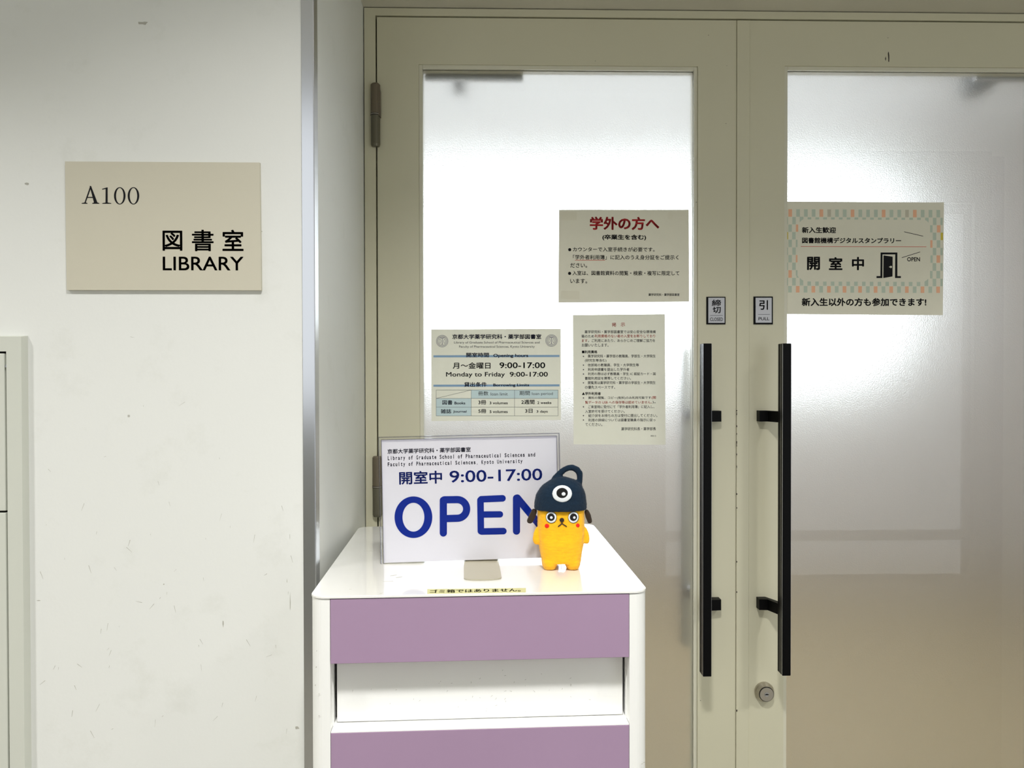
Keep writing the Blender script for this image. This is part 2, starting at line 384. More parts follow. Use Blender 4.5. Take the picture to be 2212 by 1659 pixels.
# steel corner guard on the wall corner
cg = thing('trim_1', (XR, YW, 0), kind='structure')
x_g = PY(652.5, 600, YW-.0015).x
bm = bmesh.new(); abox(bm, x_g, XR+.0012, YW-.0022, YW, .07, CEIL, .0006); obj('guard_face', bm, M['steel'], cg)
bm = bmesh.new(); abox(bm, XR, XR+.0022, YW-.0020, YW+.024, .07, CEIL, .0006); obj('guard_return', bm, M['alu'], cg)

# door frame
fr = thing('trim_2', (XR, YD, 0), kind='structure')
xj = PY(812.6, 500, YD).x; xl = PY(815.8, 500, YD).x; zt = PY(1200, 40.5, YD).z; zf = PY(1200, 37, YD).z
XM = PY(1591, 700, YD).x     # meeting line of the leaves
XE = XM + (XM-xl)            # hinge side of the right leaf
box('jamb', M['door'], fr, XR+.0022, xj, YD-.001, 1.85, 0, zf)
box('jamb', M['door'], fr, XE+.004, XE+.03, YD-.001, 1.85, 0, zf)
box('frame_head', M['door'], fr, XR+.0022, XE+.03, YD-.001, 1.85, zf, ZS-.0025)
box('stop_head', M['dark'], fr, xj, XE+.004, YD+.02, 1.84, zt+.0005, zf+.003)
box('stop_jamb', M['dark'], fr, xj-.001, xl+.0005, YD+.02, 1.84, 0, zt)
struct('wall_right_reveal', M['wall2'], XE+.0305, 1.52, 1.70, 1.86, 0, ZS)

# door leaves
def leaf(name, x0, x1, gx0, gx1, gz1, astr=False):
    t = thing(name, ((x0+x1)/2, YD, 0), kind='structure')
    gz0 = .16; b = .0085; Y1 = YD+.040
    box('stile', M['door'], t, x0, gx0-b, YD, Y1, .008, zt)
    box('stile', M['door'], t, gx1+b, x1, YD, Y1, .008, zt)
    box('rail', M['door'], t, gx0-b, gx1+b, YD, Y1, gz1+b, zt, label='top rail of the door')
    box('rail', M['door'], t, gx0-b, gx1+b, YD, Y1, .008, gz0-b)
    for s in (0, 1):
        bm = bmesh.new(); ya, yb = ((YD+.0035, YG) if s == 0 else (YG+.006, Y1-.003))
        abox(bm, gx0-b, gx0, ya, yb, gz0-b, gz1+b, .0008); abox(bm, gx1, gx1+b, ya, yb, gz0-b, gz1+b, .0008)
        abox(bm, gx0, gx1, ya, yb, gz1, gz1+b, .0008); abox(bm, gx0, gx1, ya, yb, gz0-b, gz0, .0008)
        obj('glazing_bead', bm, M['bead'], t)
    bm = bmesh.new(); abox(bm, gx0-.006, gx1+.006, YG, YG+.006, gz0-.006, gz1+.006)
    for f in bm.faces: f.material_index = 1 if f.normal.y > .5 else 0
    bm.normal_update()
    for f in bm.faces: f.material_index = 1 if f.normal.y > .5 else 0
    obj('glass_pane', bm, [M['glass'], M['frost']], t)
    return t
gl0 = PY(914.5, 500, YG).x; gl1 = PY(1497, 500, YG).x; gzt = PY(1200, 153, YG).z
gr0 = PY(1698, 600, YG).x; gr1 = gr0 + (gl1-gl0)
d1 = leaf('door_1', xl, XM-.001, gl0, gl1, gzt)
d2 = leaf('door_2', XM+.0005, XE, gr0, gr1, PY(1950, 156, YG).z)
xa = PY(1617.5, 700, YD).x
box('meeting_strip', M['door'], d2, XM-.0004, xa, YD-.0035, YD+.0005, .01, zt-.001, .0008)

# paint chips
def chip(parent, pts, Y):
    bm = bmesh.new()
    for (x, y, w_, h_) in pts:
        p = PY(x, y, Y); n = 9; rr = [random.uniform(.6, 1.2) for _ in range(n)]
        prism(bm, list(range(n)), lambda i: Vector((p.x+w_*.001*rr[i]*math.cos(i*2*math.pi/n), Y-.0004, p.z+h_*.001*rr[i]*math.sin(i*2*math.pi/n))),
              lambda i: Vector((p.x+w_*.001*rr[i]*math.cos(i*2*math.pi/n), Y+.0003, p.z+h_*.001*rr[i]*math.sin(i*2*math.pi/n))))
    obj('paint_chip', bm, M['chip'], parent, kind='stuff')
chip(d2, [(1913, 127, 1.3, 5.5), (1919.5, 120, 1.7, 12), (1919.8, 131, 1.2, 5), (1918, 82, .7, 1.2)], YD)
chip(d2, [(1591.5, 887+k*1.0, 1.1*random.random()+.5, random.uniform(1, 3.0)) for k in (0, 5, 8, 34, 50, 68, 72, 76, 95, 120, 122, 180, 210, 327, 392, 648)], YD-.0035)
chip(d1, [(1530.5, 76, .8, .9), (1568, 267, .9, .7), (1504, 437, .6, 1.5), (1513, 1513, .9, .9), (1286, 132, .4, 1.6), (1570, 142, .6, .6), (1503, 812, .6, .6)], YD)
# dent and scuffs of the left wall
bm = bmesh.new()
for (x, y, w_, h_, ar) in ((58, 397, 4.0, 2.2, .5), (482, 1348, .9, 7, 0), (642, 1572, 4, 2.4, .3), (627, 1302, .5, 16, 0), (620, 1255, .4, 4, 0), (626, 1160, .3, 5, 0), (354, 1262, 1.4, 1.0, 0), (310, 50, 9, 3, .1), (566, 500, .8, .8, 0), (84, 1297, 4, .7, 0)):
    p = PY(x, y, YW); n = 10; rr = [random.uniform(.55, 1.15) for _ in range(n)]
    fnn = lambda i, yy: Vector((p.x+w_*.001*rr[i]*math.cos(i*2*math.pi/n), yy, p.z+h_*.001*rr[i]*math.sin(i*2*math.pi/n)))
    prism(bm, list(range(n)), lambda i: fnn(i, YW-.0003), lambda i: fnn(i, YW+.0003))
for k in range(60):
    x = random.uniform(90, 640); y = random.triangular(700, 1640, 1500); L = random.uniform(.001, .007); an = random.gauss(1.4, .6); p = PY(x, y, YW); w2 = random.uniform(.00015, .0004)
    dx, dz = math.cos(an), math.sin(an); q = [(dx*L-dz*w2, dz*L+dx*w2), (dx*L+dz*w2, dz*L-dx*w2), (-dx*L+dz*w2*.3, -dz*L-dx*w2*.3), (-dx*L-dz*w2*.3, -dz*L+dx*w2*.3)]
    prism(bm, q, lambda r_: Vector((p.x+r_[0], YW-.0002, p.z+r_[1])), lambda r_: Vector((p.x+r_[0], YW+.0002, p.z+r_[1])))
sw = obj('scuff_mark', bm, M['scuff'], bpy.data.objects['wall_left'], kind='stuff')

# hinges
def hinge(x0, x1, y0, y1, ysplit, flag):
    cx = (PY(x0, y0, YD-.012).x+PY(x1, y0, YD-.012).x)/2; r = (PY(x1, y0, YD-.012).x-PY(x0, y0, YD-.012).x)/2
    z1 = PY(x0, y0, YD-.012).z; z0 = PY(x0, y1, YD-.012).z; zs = PY(x0, ysplit, YD-.012).z; yc = YD-.006
    t = bmesh.new(); cyl(t, (cx, yc, zs+.002), (cx, yc, z1-.003), r); cyl(t, (cx, yc, z1-.003), (cx, yc, z1), r, r*.8)
    h = obj('hinge', t, M['hinge'], d1, smooth=False)
    if flag:
        t = bmesh.new(); xw = PY(823.5, 220, YD).x
        prism(t, [(cx, z1), (cx+r*.6, z1), (xw, z1-.016), (xw, zs-.006), (cx, zs+.001)], lambda p: Vector((p[0], YD-.014, p[1])), lambda p: Vector((p[0], YD-.001, p[1])))
        obj('hinge_plate', t, M['hinge'], h)
    t = bmesh.new(); cyl(t, (cx, yc, z0+.005), (cx, yc, zs-.002), r*.97); obj('hinge_barrel', t, M['hinge_cap'], h)
    t = bmesh.new(); cyl(t, (cx, yc, zs-.0021), (cx, yc, zs+.0021), r*1.03); obj('hinge_ring', t, M['dark'], h)
    t = bmesh.new(); cyl(t, (cx, yc, zs-.0008), (cx, yc, zs+.0008), r*1.06); obj('hinge_washer', t, M['lock'], h)
    t = bmesh.new(); cyl(t, (cx, yc, z0), (cx, yc, z0+.005), r*.8, r*.97); obj('hinge_cap', t, M['hinge_cap'], h)
hinge(799.5, 820.5, 179, 315, 246, True)
hinge(803.5, 824.5, 986, 1117, 1052, False)

# pull handles
def pull(parent, mirror, xc, inside=False):
    s = -1 if mirror else 1      # bar offset direction
    Ys = YD if not inside else YD+.040; dr = -1 if not inside else 1
    ybf = Ys+dr*.088; ybb = Ys+dr*.058
    z1 = PY(xc, 743, ybf).z if not inside else HZ[0]; z0 = PY(xc, 1479, ybf).z if not inside else HZ[1]
    HZ[:] = [z1, z0]
    X0, X1 = xc-.0092, xc+.0092
    bm = bmesh.new(); abox(bm, X0, X1, ybf, ybb, z0, z1, .0012)if ybf < ybb else abox(bm, X0, X1, ybb, ybf, z0, z1, .0012)
    t = obj('pull_handle', bm, M['black'] if not inside else M['alu'], parent)
    yl0, yl1 = sorted((ybf-dr*.0015, ybf-dr*.0040)); 
    bm = bmesh.new()
    abox(bm, X0-.0004, X0+.001, yl0, yl1, z0+.001, z1-.001); abox(bm, X0-.0003, X0+.001, *sorted((ybf-dr*.012, ybf-dr*.0135)), z0+.001, z1-.001)
    abox(bm, X1-.001, X1+.0004, yl0, yl1, z0+.001, z1-.001)
    obj('edge_strip', bm, M['alu'], t)
    for yy in (899, 1306):
        zc = PY(1650, yy, YD-.02).z; h = .0122
        xf0 = xc-.037; xf1 = xc-.0165
        if not s > 0: xf0, xf1 = xc+.0505, xc+.0265
        bm = bmesh.new()
        prof = [(xf0, Ys), (xf0, Ys+dr*.020), (xf0+(xf1-xf0)*.9, Ys+dr*.022), (xc-s*.004, ybb+dr*.002), (xc+s*.008, ybb+dr*.002), (xc+s*.004, ybb-dr*.014), (xf1, Ys)]
        prism(bm, prof, lambda p: Vector((p[0], p[1], zc+h)), lambda p: Vector((p[0], p[1], zc-h)))
        bmesh.ops.recalc_face_normals(bm, faces=bm.faces[:])
        obj('bracket', bm, M['black'] if not inside else M['alu'], t)
    return t
HZ = [0, 0]
ybf = YD-.088
xb1 = (PY(1519.5, 1100, ybf).x+PY(1537, 1100, ybf).x)/2; xb2 = (PY(1690, 1100, ybf).x+PY(1710, 1100, ybf).x)/2
pull(d1, True, xb1); pull(d2, False, xb2); pull(d1, True, xb1, True); pull(d2, False, xb2, True)

# lock
c = PY(1650, 1493, YD); bm = bmesh.new()
cyl(bm, (c.x, YD, c.z), (c.x, YD-.006, c.z), .0222, .0222, 40); cyl(bm, (c.x, YD-.006, c.z), (c.x, YD-.017, c.z), .0222, .0172, 40)
lk = obj('door_lock', bm, M['lock'], d2)
bm = bmesh.new(); cyl(bm, (c.x, YD-.016, c.z), (c.x, YD-.019, c.z), .0160, .0156, 40); obj('lock_face', bm, M['lock'], lk)
bm = bmesh.new(); cyl(bm, (c.x, YD-.0165, c.z), (c.x, YD-.0174, c.z), .0171, .0171, 40); obj('lock_ring', bm, M['dark'], lk)
bm = bmesh.new(); cyl(bm, (c.x, YD-.019, c.z), (c.x, YD-.0198, c.z), .0052, .0048, 24); obj('lock_core', bm, M['alu'], lk)
bm = bmesh.new(); abox(bm, c.x-.0042, c.x+.0042, YD-.0202, YD-.0196, c.z-.0009, c.z+.0009)
abox(bm, c.x-.0018, c.x+.0018, YD-.0202, YD-.0196, c.z-.0006, c.z+.0018); obj('keyhole', bm, M['dark'], lk)
# door closers on the library side
for dd, px0, px1 in ((d1, 918, 1130), (d2, 2100, 2260)):
    a = PY(px0, 150, YD+.05).x; b_ = PY(px1, 150, YD+.05).x; zz = PY(px0, 177, YD+.05).z
    k = box('closer_plate', M['alu'], dd, a, b_, YD+.0403, YD+.052, zz, zt-.01, .002)
    xx = PY(988 if px0 < 1000 else 2162, 150, YD+.06).x
    box('closer_arm', M['cast'], dd, xx-.014, xx+.014, YD+.0525, YD+.20, PY(988, 158, YD+.06).z, zt-.02, .002)

# baseline downlights of the corridor
for i, (lx, pw_) in enumerate(LAMPS):
    t = thing('downlight', (lx, LAMP_Y, CEIL), 'round recessed corridor downlight, '+['just left of the camera position', 'above the camera position', 'right of the camera position', 'at the far left end'][i], 'ceiling light', 'corridor downlights')
    bm = bmesh.new(); n = 32
    for (ra, za, rb, zb) in ((.155, CEIL-.001, .15, CEIL-.006), (.15, CEIL-.006, .124, CEIL-.006), (.124, CEIL-.006, .122, CEIL-.001)):
        A = [bm.verts.new((lx+ra*math.cos(2*math.pi*i/n), LAMP_Y+ra*math.sin(2*math.pi*i/n), za)) for i in range(n)]
        B = [bm.verts.new((lx+rb*math.cos(2*math.pi*i/n), LAMP_Y+rb*math.sin(2*math.pi*i/n), zb)) for i in range(n)]
        for i in range(n): bm.faces.new((A[i], A[(i+1) % n], B[(i+1) % n], B[i]))
    obj('lamp_ring', bm, M['cartw'], t)

# ================================================================== wall cabinet, left edge
wc = thing('wall_cabinet', (-.9, YW, .3), 'pale grey recessed wall cabinet cut off at the left edge of the photo', 'cabinet')
ys = YW-.013
xo = PY(47, 900, ys).x; zo = PY(20, 727, ys).z; xi = PY(14.5, 900, ys).x; zi = PY(5, 759, ys).z; zm = PY(5, 1106, ys).z
xo0 = xo-.62; zb = .35
bm = bmesh.new()
prism(bm, [(xi, zb), (xo, zb), (xo, zo), (xo0, zo), (xo0, zi), (xi, zi)], lambda p: Vector((p[0], ys, p[1])), lambda p: Vector((p[0]+(.003 if p[0] == xo else 0), YW, p[1]+(.002 if p[1] == zo else 0))))
bmesh.ops.recalc_face_normals(bm, faces=bm.faces[:]); obj('cabinet_frame', bm, M['gpanel'], wc)
box('cabinet_frame', M['gpanel'], wc, xo0, xi, ys, YW, zb-.03, zb)
box('back_plate', M['dark'], wc, xo0, xi, YW-.004, YW-.0005, zb, zi)
g_ = .0034
u = box('cabinet_door', M['gpanel'], wc, xo0+.03, xi-g_, ys+.0005, YW-.0045, zm+.0017, zi-g_, .001)
u2 = box('cabinet_door', M['gpanel'], wc, xo0+.03, xi-g_, ys+.0005, YW-.0045, zb+.002, zm-.0017, .001)
bm = bmesh.new(); cyl(bm, (xi-.001, ys+.001, PY(12, 791, ys).z-.002), (xi-.001, ys+.001, PY(12, 791, ys).z+.002), .0016); obj('hinge_pin', bm, M['alu'], wc)

# ================================================================== room sign
K = (100, 320, 4.254)
yr = YW-.0058
rs = thing('room_sign', tuple(PY(354, 628, yr)), 'beige rectangular room sign lettered A100 and LIBRARY on the white wall', 'sign')
rs.location.y = YW; 
WM[rs.name] = Matrix.Translation(rs.location); rs.matrix_world = WM[rs.name]
paper('sign_board', M['sign'], rs, I4, yr, K, [(172, 122), (1960, 132), (1975, 1306), (187, 1303)], th=.0056, nx=1, nz=1)
S = Sheet(I4, yr-.0002, K)
S.text('a', '図', 1068, 1250, 758, 943, .015); S.text('a', '書', 1338, 1537, 750, 947, .015); S.text('a', '室', 1618, 1812, 750, 945, .015)
S.text('a', 'LIBRARY', 1070, 1812, 997, 1123, .010, 6)
# serif A100
k_ = 'b'
S.poly(k_, [(398, 347), (411, 347), (470, 500), (438, 500)]); S.poly(k_, [(402, 352), (410, 368), (362, 503), (350, 503)], 1e-5)
S.rect(k_, 370, 448, 446, 457, 2e-5)
S.poly(k_, [(325, 511), (325, 505), (350, 500), (364, 500), (378, 505), (378, 511)], 3e-5); S.poly(k_, [(422, 511), (422, 505), (438, 499), (470, 499), (487, 505), (487, 511)], 3e-5)
S.poly(k_, [(545, 366), (564, 360), (564, 504), (544, 504)]); S.poly(k_, [(512, 374), (560, 360), (558, 372), (514, 382)], 1e-5)
S.poly(k_, [(515, 511), (515, 505), (544, 500), (565, 500), (597, 505), (597, 511)], 2e-5)
for x in (675, 801): S.ring(k_, x, 438, 53, 79, 34, 72, 56)
S.emit(rs, {'a': ('sign_lettering', M['ink']), 'b': ('room_number', M['ink'])})

# ================================================================== push/pull plaques
def plaque(label, o, i, kanji, line, word, wbox, cat='sign'):
    K = (1500, 620, 4.877); y0 = YD-.0022; wx = 'CLOSED' in word
    t = thing('door_plaque', tuple(PY(1500+(o[0]+o[2])/2/4.877, 620+o[3]/4.877, YD)), label, 'plaque', 'small plaques on the door stiles')
    paper('plaque_border', M['black'], t, I4, y0, K, [(o[0], o[1]), (o[2], o[1]), (o[2], o[3]), (o[0], o[3])], th=.0021, nx=1, nz=1)
    paper('plaque_face', M['plate'], t, I4, y0-.0008, K, [(i[0], i[1]), (i[2], i[1]), (i[2], i[3]), (i[0], i[3])], th=.0007, nx=1, nz=1)
    S = Sheet(I4, y0-.0010, K)
    for c, b in kanji: S.text('a', c, *b, .018)
    S.rect('a', *line); S.text('a', word, *wbox, .012)
    S.emit(t, {'a': ('plaque_lettering', M['ink'])})
plaque('small silver and black plaque reading CLOSED on the left door', (128, 103, 328, 393), (147, 113, 318, 378), [('締', (183, 280, 133, 200)), ('切', (192, 278, 207, 276))], (165, 298, 300, 301), 'CLOSED', (165, 300, 322, 358))
plaque('small silver and black plaque reading PULL on the right door', (625, 100, 827, 393), (645, 113, 815, 376), [('引', (683, 775, 138, 240))], (670, 288, 795, 291), 'PULL', (675, 790, 318, 350))

# ================================================================== notices on the glass
YP = YG-.0016
def wv(a, b): return lambda x, z: -.0005*(1+math.sin(x*a+b))*.6
def tape(parent, crop, boxes, wave):
    for (x0, y0, x1, y1) in boxes:
        paper('tape_strip', M['ctape'], parent, I4, YP-.0009, crop, [(x0, y0), (x1, y0+3), (x1, y1+3), (x0, y1)], th=.0005, wave=wave, nx=2, nz=2)
# --- notice to visitors
K = (1190, 430, 6.9125); w_ = wv(30, 1)
t = thing('visitor_notice', tuple(PY(1347, 652, YP)), 'landscape notice with large crimson heading taped at the upper right of the left glass', 'notice')
paper('notice_paper', M['paper'], t, I4, YP, K, [(122, 160), (2058, 160), (2064, 1533), (112, 1546)], wave=w_)
S = Sheet(I4, YP-.0004, K, w_)
S.text('r', '学外の方へ', 580, 1618, 265, 462, .035); S.text('k', '(卒業生を含む)', 768, 1422, 530, 618, .03)
S.disc('k', 281, 756, 23); S.disc('k', 279, 1110, 23)
S.text('k', 'カウンターで入室手続きが必要です。', 328, 1548, 718, 785, .012)
S.text('k', '「学外者利用簿」に記入のうえ身分証をご提示く', 330, 1905, 835, 905, .012)
S.text('k', 'ださい。', 290, 540, 955, 1025, .012)
S.text('k', '入室は、図書館資料の閲覧・検索・複写に限定して', 322, 1918, 1072, 1140, .012)
S.text('k', 'います。', 290, 540, 1190, 1258, .012); S.text('k', '薬学研究科・薬学部図書室', 1458, 1920, 1408, 1448, .012)
S.rect('u', 360, 909, 808, 918)
S.emit(t, {'r': ('notice_heading', M['red']), 'k': ('notice_lettering', M['ink']), 'u': ('underline', M['redline'])})
tape(t, K, [(150, 190, 385, 312), (1750, 195, 1995, 300), (150, 1370, 425, 1490), (1760, 1380, 2000, 1500)], w_)
# --- portrait notice
K = (1220, 670, 5.53); w_ = wv(25, 0)
t = thing('rules_notice', tuple(PY(1338, 960, YP)), 'portrait notice of fine print under the notice with the crimson heading', 'notice')
paper('notice_paper', M['paper2'], t, I4, YP, K, [(97, 58), (1195, 48), (1203, 1608), (106, 1603)], wave=w_)
S = Sheet(I4, YP-.0004, K, w_)
B_ = .006
for k, s, b in [('r', '掲', (562, 612, 150, 197)), ('r', '示', (668, 720, 150, 195)),
 ('k', '薬学研究科・薬学部図書室では安心安全な環境構', (237, 1085, 240, 277)), ('k', '築のため', (200, 350, 293, 330)), ('r', '利用資格のない者の入室をお断りしており', (356, 1080, 290, 328)),
 ('r', 'ます', (203, 272, 347, 382)), ('k', '。ご利用にあたり、あらかじめご理解ご協力を', (278, 1080, 345, 382)), ('k', 'お願いいたします。', (203, 522, 398, 438)),
 ('b', '■利用資格', (205, 388, 480, 517)), ('k', '薬学研究科・薬学部の教職員、学部生・大学院生', (275, 1085, 530, 567)), ('k', '(研究生等含む)', (240, 497, 583, 622)),
 ('k', '他部局の教職員、学生・大学院生等', (275, 885, 637, 673)), ('k', '利用申請書を提出した学外者', (277, 770, 690, 727)),
 ('k', '利用の際は必ず教職員・学生 IC 認証カード・図', (277, 1085, 743, 778)), ('k', '書館利用証を携帯してください。', (240, 790, 795, 832)),
 ('k', '閲覧席は薬学研究科・薬学部の学部生・大学院生', (277, 1085, 848, 885)), ('k', 'の優先スペースです。', (240, 600, 902, 940)),
 ('b', '▲学外利用者', (205, 430, 978, 1015)), ('k', '資料の閲覧、コピー(有料)のみ利用可能です', (280, 1030, 1030, 1067)), ('r', '(閲', (1035, 1088, 1028, 1065)),
 ('r', '覧データの USB への保存等は認めていません。', (243, 1040, 1083, 1118)), ('k', ')。', (1048, 1085, 1083, 1118)),
 ('k', 'ご来室時に受付にて「学外者利用簿」に記入し、', (280, 1070, 1135, 1173)), ('k', '入室許可を受けてください。', (243, 715, 1190, 1227)),
 ('k', '紹介状をお持ちの方は受付に提出してください。', (282, 1105, 1240, 1278)), ('k', '利用の詳細については図書室職員の指示に従っ', (282, 1083, 1293, 1330)),
 ('k', 'てください。', (245, 448, 1347, 1385)), ('k', '薬学研究科長・薬学部長', (675, 1088, 1398, 1437)), ('k', '2025.12', (1025, 1088, 1493, 1510))]:
    S.text(k, s, *b, .02 if k == 'b' else B_, 2)
for y in (552, 657, 710, 763, 868, 1048, 1155, 1260, 1312): S.poly('k', [(223, y-9), (232, y), (223, y+9), (214, y)])
S.emit(t, {'r': ('red_lettering', M['red2']), 'k': ('notice_lettering', M['greyink']), 'b': ('notice_subheading', M['ink'])})
# --- opening hours
K = (920, 700, 7.373); w_ = wv(22, 2)
t = thing('opening_hours_notice', tuple(PY(1071, 908, YP)), 'landscape opening hours notice with two blue bars and a table, low on the left glass', 'notice')
paper('notice_paper', M['paper2'], t, I4, YP, K, [(82, 85), (2147, 75), (2150, 1527), (90, 1545)], wave=w_)
S = Sheet(I4, YP-.0004, K, w_)
for k, s, b, bd in [('n', '京都大学薬学研究科・薬学部図書室', (420, 1838, 162, 240), .022), ('g', 'Library of Graduate School of Pharmaceutical Sciences and', (450, 1810, 275, 320), 0), ('g', 'Faculty of Pharmaceutical Sciences, Kyoto University', (530, 1733, 340, 388), 0),
 ('n', '開室時間', (643, 1003, 455, 530), .02), ('n', 'Opening hours', (1075, 1630, 475, 540), .022), ('k', '月～金曜日', (428, 1028, 610, 712), .016), ('k', '9:00-17:00', (1172, 1900, 610, 703), .014),
 ('k', 'Monday to Friday', (322, 1258, 765, 858), .012), ('k', '9:00-17:00', (1335, 1942, 762, 838), .014), ('n', '貸出条件', (608, 970, 925, 1000), .02), ('n', 'Borrowing Limits', (1073, 1645, 948, 1005), .022),
 ('g', '冊数', (833, 995, 1070, 1138), .004), ('g', 'loan limit', (1032, 1303, 1090, 1138), 0), ('g', '期間', (1490, 1655, 1065, 1135), .004), ('g', 'loan period', (1690, 2022, 1087, 1142), 0),
 ('n', '図書', (262, 422, 1212, 1285), .015), ('n', 'Books', (456, 627, 1237, 1280), .02), ('k', '3冊', (835, 960, 1212, 1282), .015), ('k', '3 volumes', (1015, 1303, 1235, 1278), .015), ('k', '2週間', (1520, 1730, 1207, 1277), .015), ('k', '2 weeks', (1775, 1998, 1232, 1273), .015),
 ('n', '雑誌', (238, 405, 1355, 1425), .015), ('n', 'Journal', (433, 647, 1375, 1420), .02), ('k', '5冊', (835, 960, 1355, 1420), .015), ('k', '5 volumes', (1015, 1303, 1373, 1417), .015), ('k', '3日', (1580, 1700, 1350, 1415), .015), ('k', '3 days', (1762, 1940, 1373, 1422), .015)]:
    S.text(k, s, *b, bd)
S.emit(t, {'g': ('fine_lettering', M['greyink']), 'k': ('notice_lettering', M['ink']), 'n': ('navy_lettering', M['navy'])})
S = Sheet(I4, YP-.0002, K, w_)
for y in (498, 966): S.rect('bar', 120, y, 2127, y+33, skew=-6)
xs = (163, 722, 1412, 2105); yy = (1050, 1185, 1322, 1462)
for (i, j) in ((1, 0), (2, 0), (0, 1), (0, 2)): S.rect('cell', xs[i], yy[j], xs[i+1], yy[j+1])
S2 = Sheet(I4, YP-.0003, K, w_)
for x in xs: S2.rect('l', x-2, 1050, x+2, 1462)
for y in yy: S2.rect('l', 163, y-2, 2105, y+2)
for i in range(8):
    xa_, xb_ = 163+559*i/8, 163+559*(i+1)/8; ya_, yb_ = 1185-135*i/8, 1185-135*(i+1)/8
    S2.poly('l', [(xa_, ya_+2), (xa_, ya_-2), (xb_, yb_-2), (xb_, yb_+2)])
for cx, cy in ((260, 272), (2000, 263)):
    S2.ring('s', cx, cy, 96, 97, 90, 91); S2.ring('s', cx, cy, 70, 71, 65, 66)
    for a in range(40):
        an = a/40*2*math.pi; S2.rect('s', cx+80*math.cos(an)-3, cy+80*math.sin(an)-6, cx+80*math.cos(an)+3, cy+80*math.sin(an)+6)
    for dx in (-37, 37): S2.ring('s', cx+dx, cy+2, 17, 38, 11, 31, 24)
    S2.rect('s', cx-5, cy-45, cx+5, cy+50); S2.poly('s', [(cx-42, cy-56), (cx+42, cy-56), (cx+26, cy-44), (cx-26, cy-44)]); S2.rect('s', cx-16, cy+48, cx+16, cy+56)
S.emit(t, {'bar': ('blue_bar', M['barblue']), 'cell': ('table_cell', M['cellblue'])})
S2.emit(t, {'l': ('table_rule', M['greyink']), 's': ('round_seal', M['greyblue'])})
# --- stamp rally poster
K = (1690, 420, 5.925); w_ = wv(18, 1)
t = thing('event_poster', tuple(PY(1868, 680, YP)), 'wide poster with a pastel checkered border and open door icon on the right glass', 'poster')
paper('poster_paper', M['paper'], t, I4, YP, K, [(46, 92), (2067, 103), (2052, 1545), (48, 1533)], wave=w_)
S = Sheet(I4, YP-.0002, K, w_)
def sq(c, x0, y0, x1, y1): S.rect(c, x0, y0, x1, y1)
for i in range(20):
    x = 77+i*99.7; sq('o' if i % 4 == 0 and i < 17 else ('t' if i in (5, 15) else 'g'), x, 190+i*.5, x+46, 285+i*.5)
    sq('o' if i % 2 else 'g', 73+i*99.8, 1172+i*.4, 73+i*99.8+46, 1255+i*.3)
for i in range(15):
    sq('g', 322+i*100.2, 293+i*.4, 368+i*100.2, 320+i*.4); sq('g', 320+i*100, 1115+i*.4, 364+i*100, 1168+i*.4)
for c, x0, x1, y0, y1 in [('g', 50, 70, 290, 382), ('g', 127, 170, 290, 382), ('g', 77, 120, 386, 478), ('o', 172, 202, 386, 478), ('y', 50, 73, 483, 575), ('g', 125, 168, 483, 575), ('g', 77, 120, 580, 675), ('g', 172, 192, 580, 675),
 ('g', 50, 70, 680, 773), ('g', 127, 170, 680, 773), ('g', 77, 120, 776, 870), ('o', 172, 192, 776, 870), ('g', 50, 70, 873, 967), ('g', 125, 170, 873, 967), ('o', 77, 120, 970, 1066), ('g', 172, 192, 970, 1040), ('g', 50, 70, 1069, 1166), ('g', 125, 170, 1069, 1166),
 ('g', 1890, 1920, 395, 487), ('o', 1977, 2022, 395, 487), ('g', 1925, 1968, 490, 585), ('y', 2025, 2054, 490, 585), ('o', 1893, 1920, 587, 682), ('g', 1975, 2020, 587, 682), ('g', 1925, 1968, 685, 778), ('g', 2022, 2050, 685, 778),
 ('g', 1895, 1922, 780, 875), ('o', 1972, 2018, 780, 875), ('g', 1923, 1967, 880, 977), ('g', 2022, 2050, 880, 977), ('g', 1890, 1920, 980, 1075), ('g', 1970, 2018, 980, 1075), ('g', 1923, 1967, 1080, 1175), ('g', 2022, 2050, 1080, 1175), ('g', 1927, 1970, 300, 392), ('g', 2023, 2050, 300, 392)]:
    sq(c, x0, y0, x1, y1)
S.poly('g', [(222, 287), (268, 287), (268, 318), (240, 335), (222, 358)]); S.poly('g', [(1826, 298), (1870, 298), (1870, 362), (1850, 340), (1826, 328)])
S.poly('g', [(222, 1068), (240, 1085), (266, 1105), (266, 1165), (222, 1165)]); S.poly('g', [(1866, 1078), (1866, 1172), (1820, 1172), (1820, 1115), (1845, 1100)])
S.poly('g', [(192, 1040), (212, 1066), (180, 1066), (180, 1040)])
S.rect('r', 235, 663, 1842, 671, skew=3)
for s, b, bd in [('新入生歓迎', (250, 685, 418, 495), .03), ('図書館機構デジタルスタンプラリー', (252, 1520, 553, 628), .03), ('開', (315, 480, 798, 968), .03), ('室', (595, 768, 803, 968), .03), ('中', (890, 1045, 800, 970), .03),
  ('OPEN', (1597, 1760, 803, 857), .02), ('新入生以外の方も参加できます!', (247, 1842, 1325, 1430), .03)]: S.text('k', s, *b, bd)
S.poly('d', [(1257, 743), (1472, 743), (1472, 1045), (1517, 1045), (1517, 1070), (1442, 1070), (1445, 768), (1282, 768), (1280, 1070), (1205, 1070), (1205, 1045), (1255, 1045)])
S.poly('d', [(1295, 780), (1412, 797), (1410, 1050), (1292, 1070)])
S.stroke('d', [(1558, 478), (1802, 535)], 7, caps=False); S.stroke('d', [(1528, 810), (1763, 736)], 7, caps=False)
S.disc('w', 1389, 928, 14, lift=.0002); S.rect('w', 1365, 924, 1385, 933, lift=.0002)
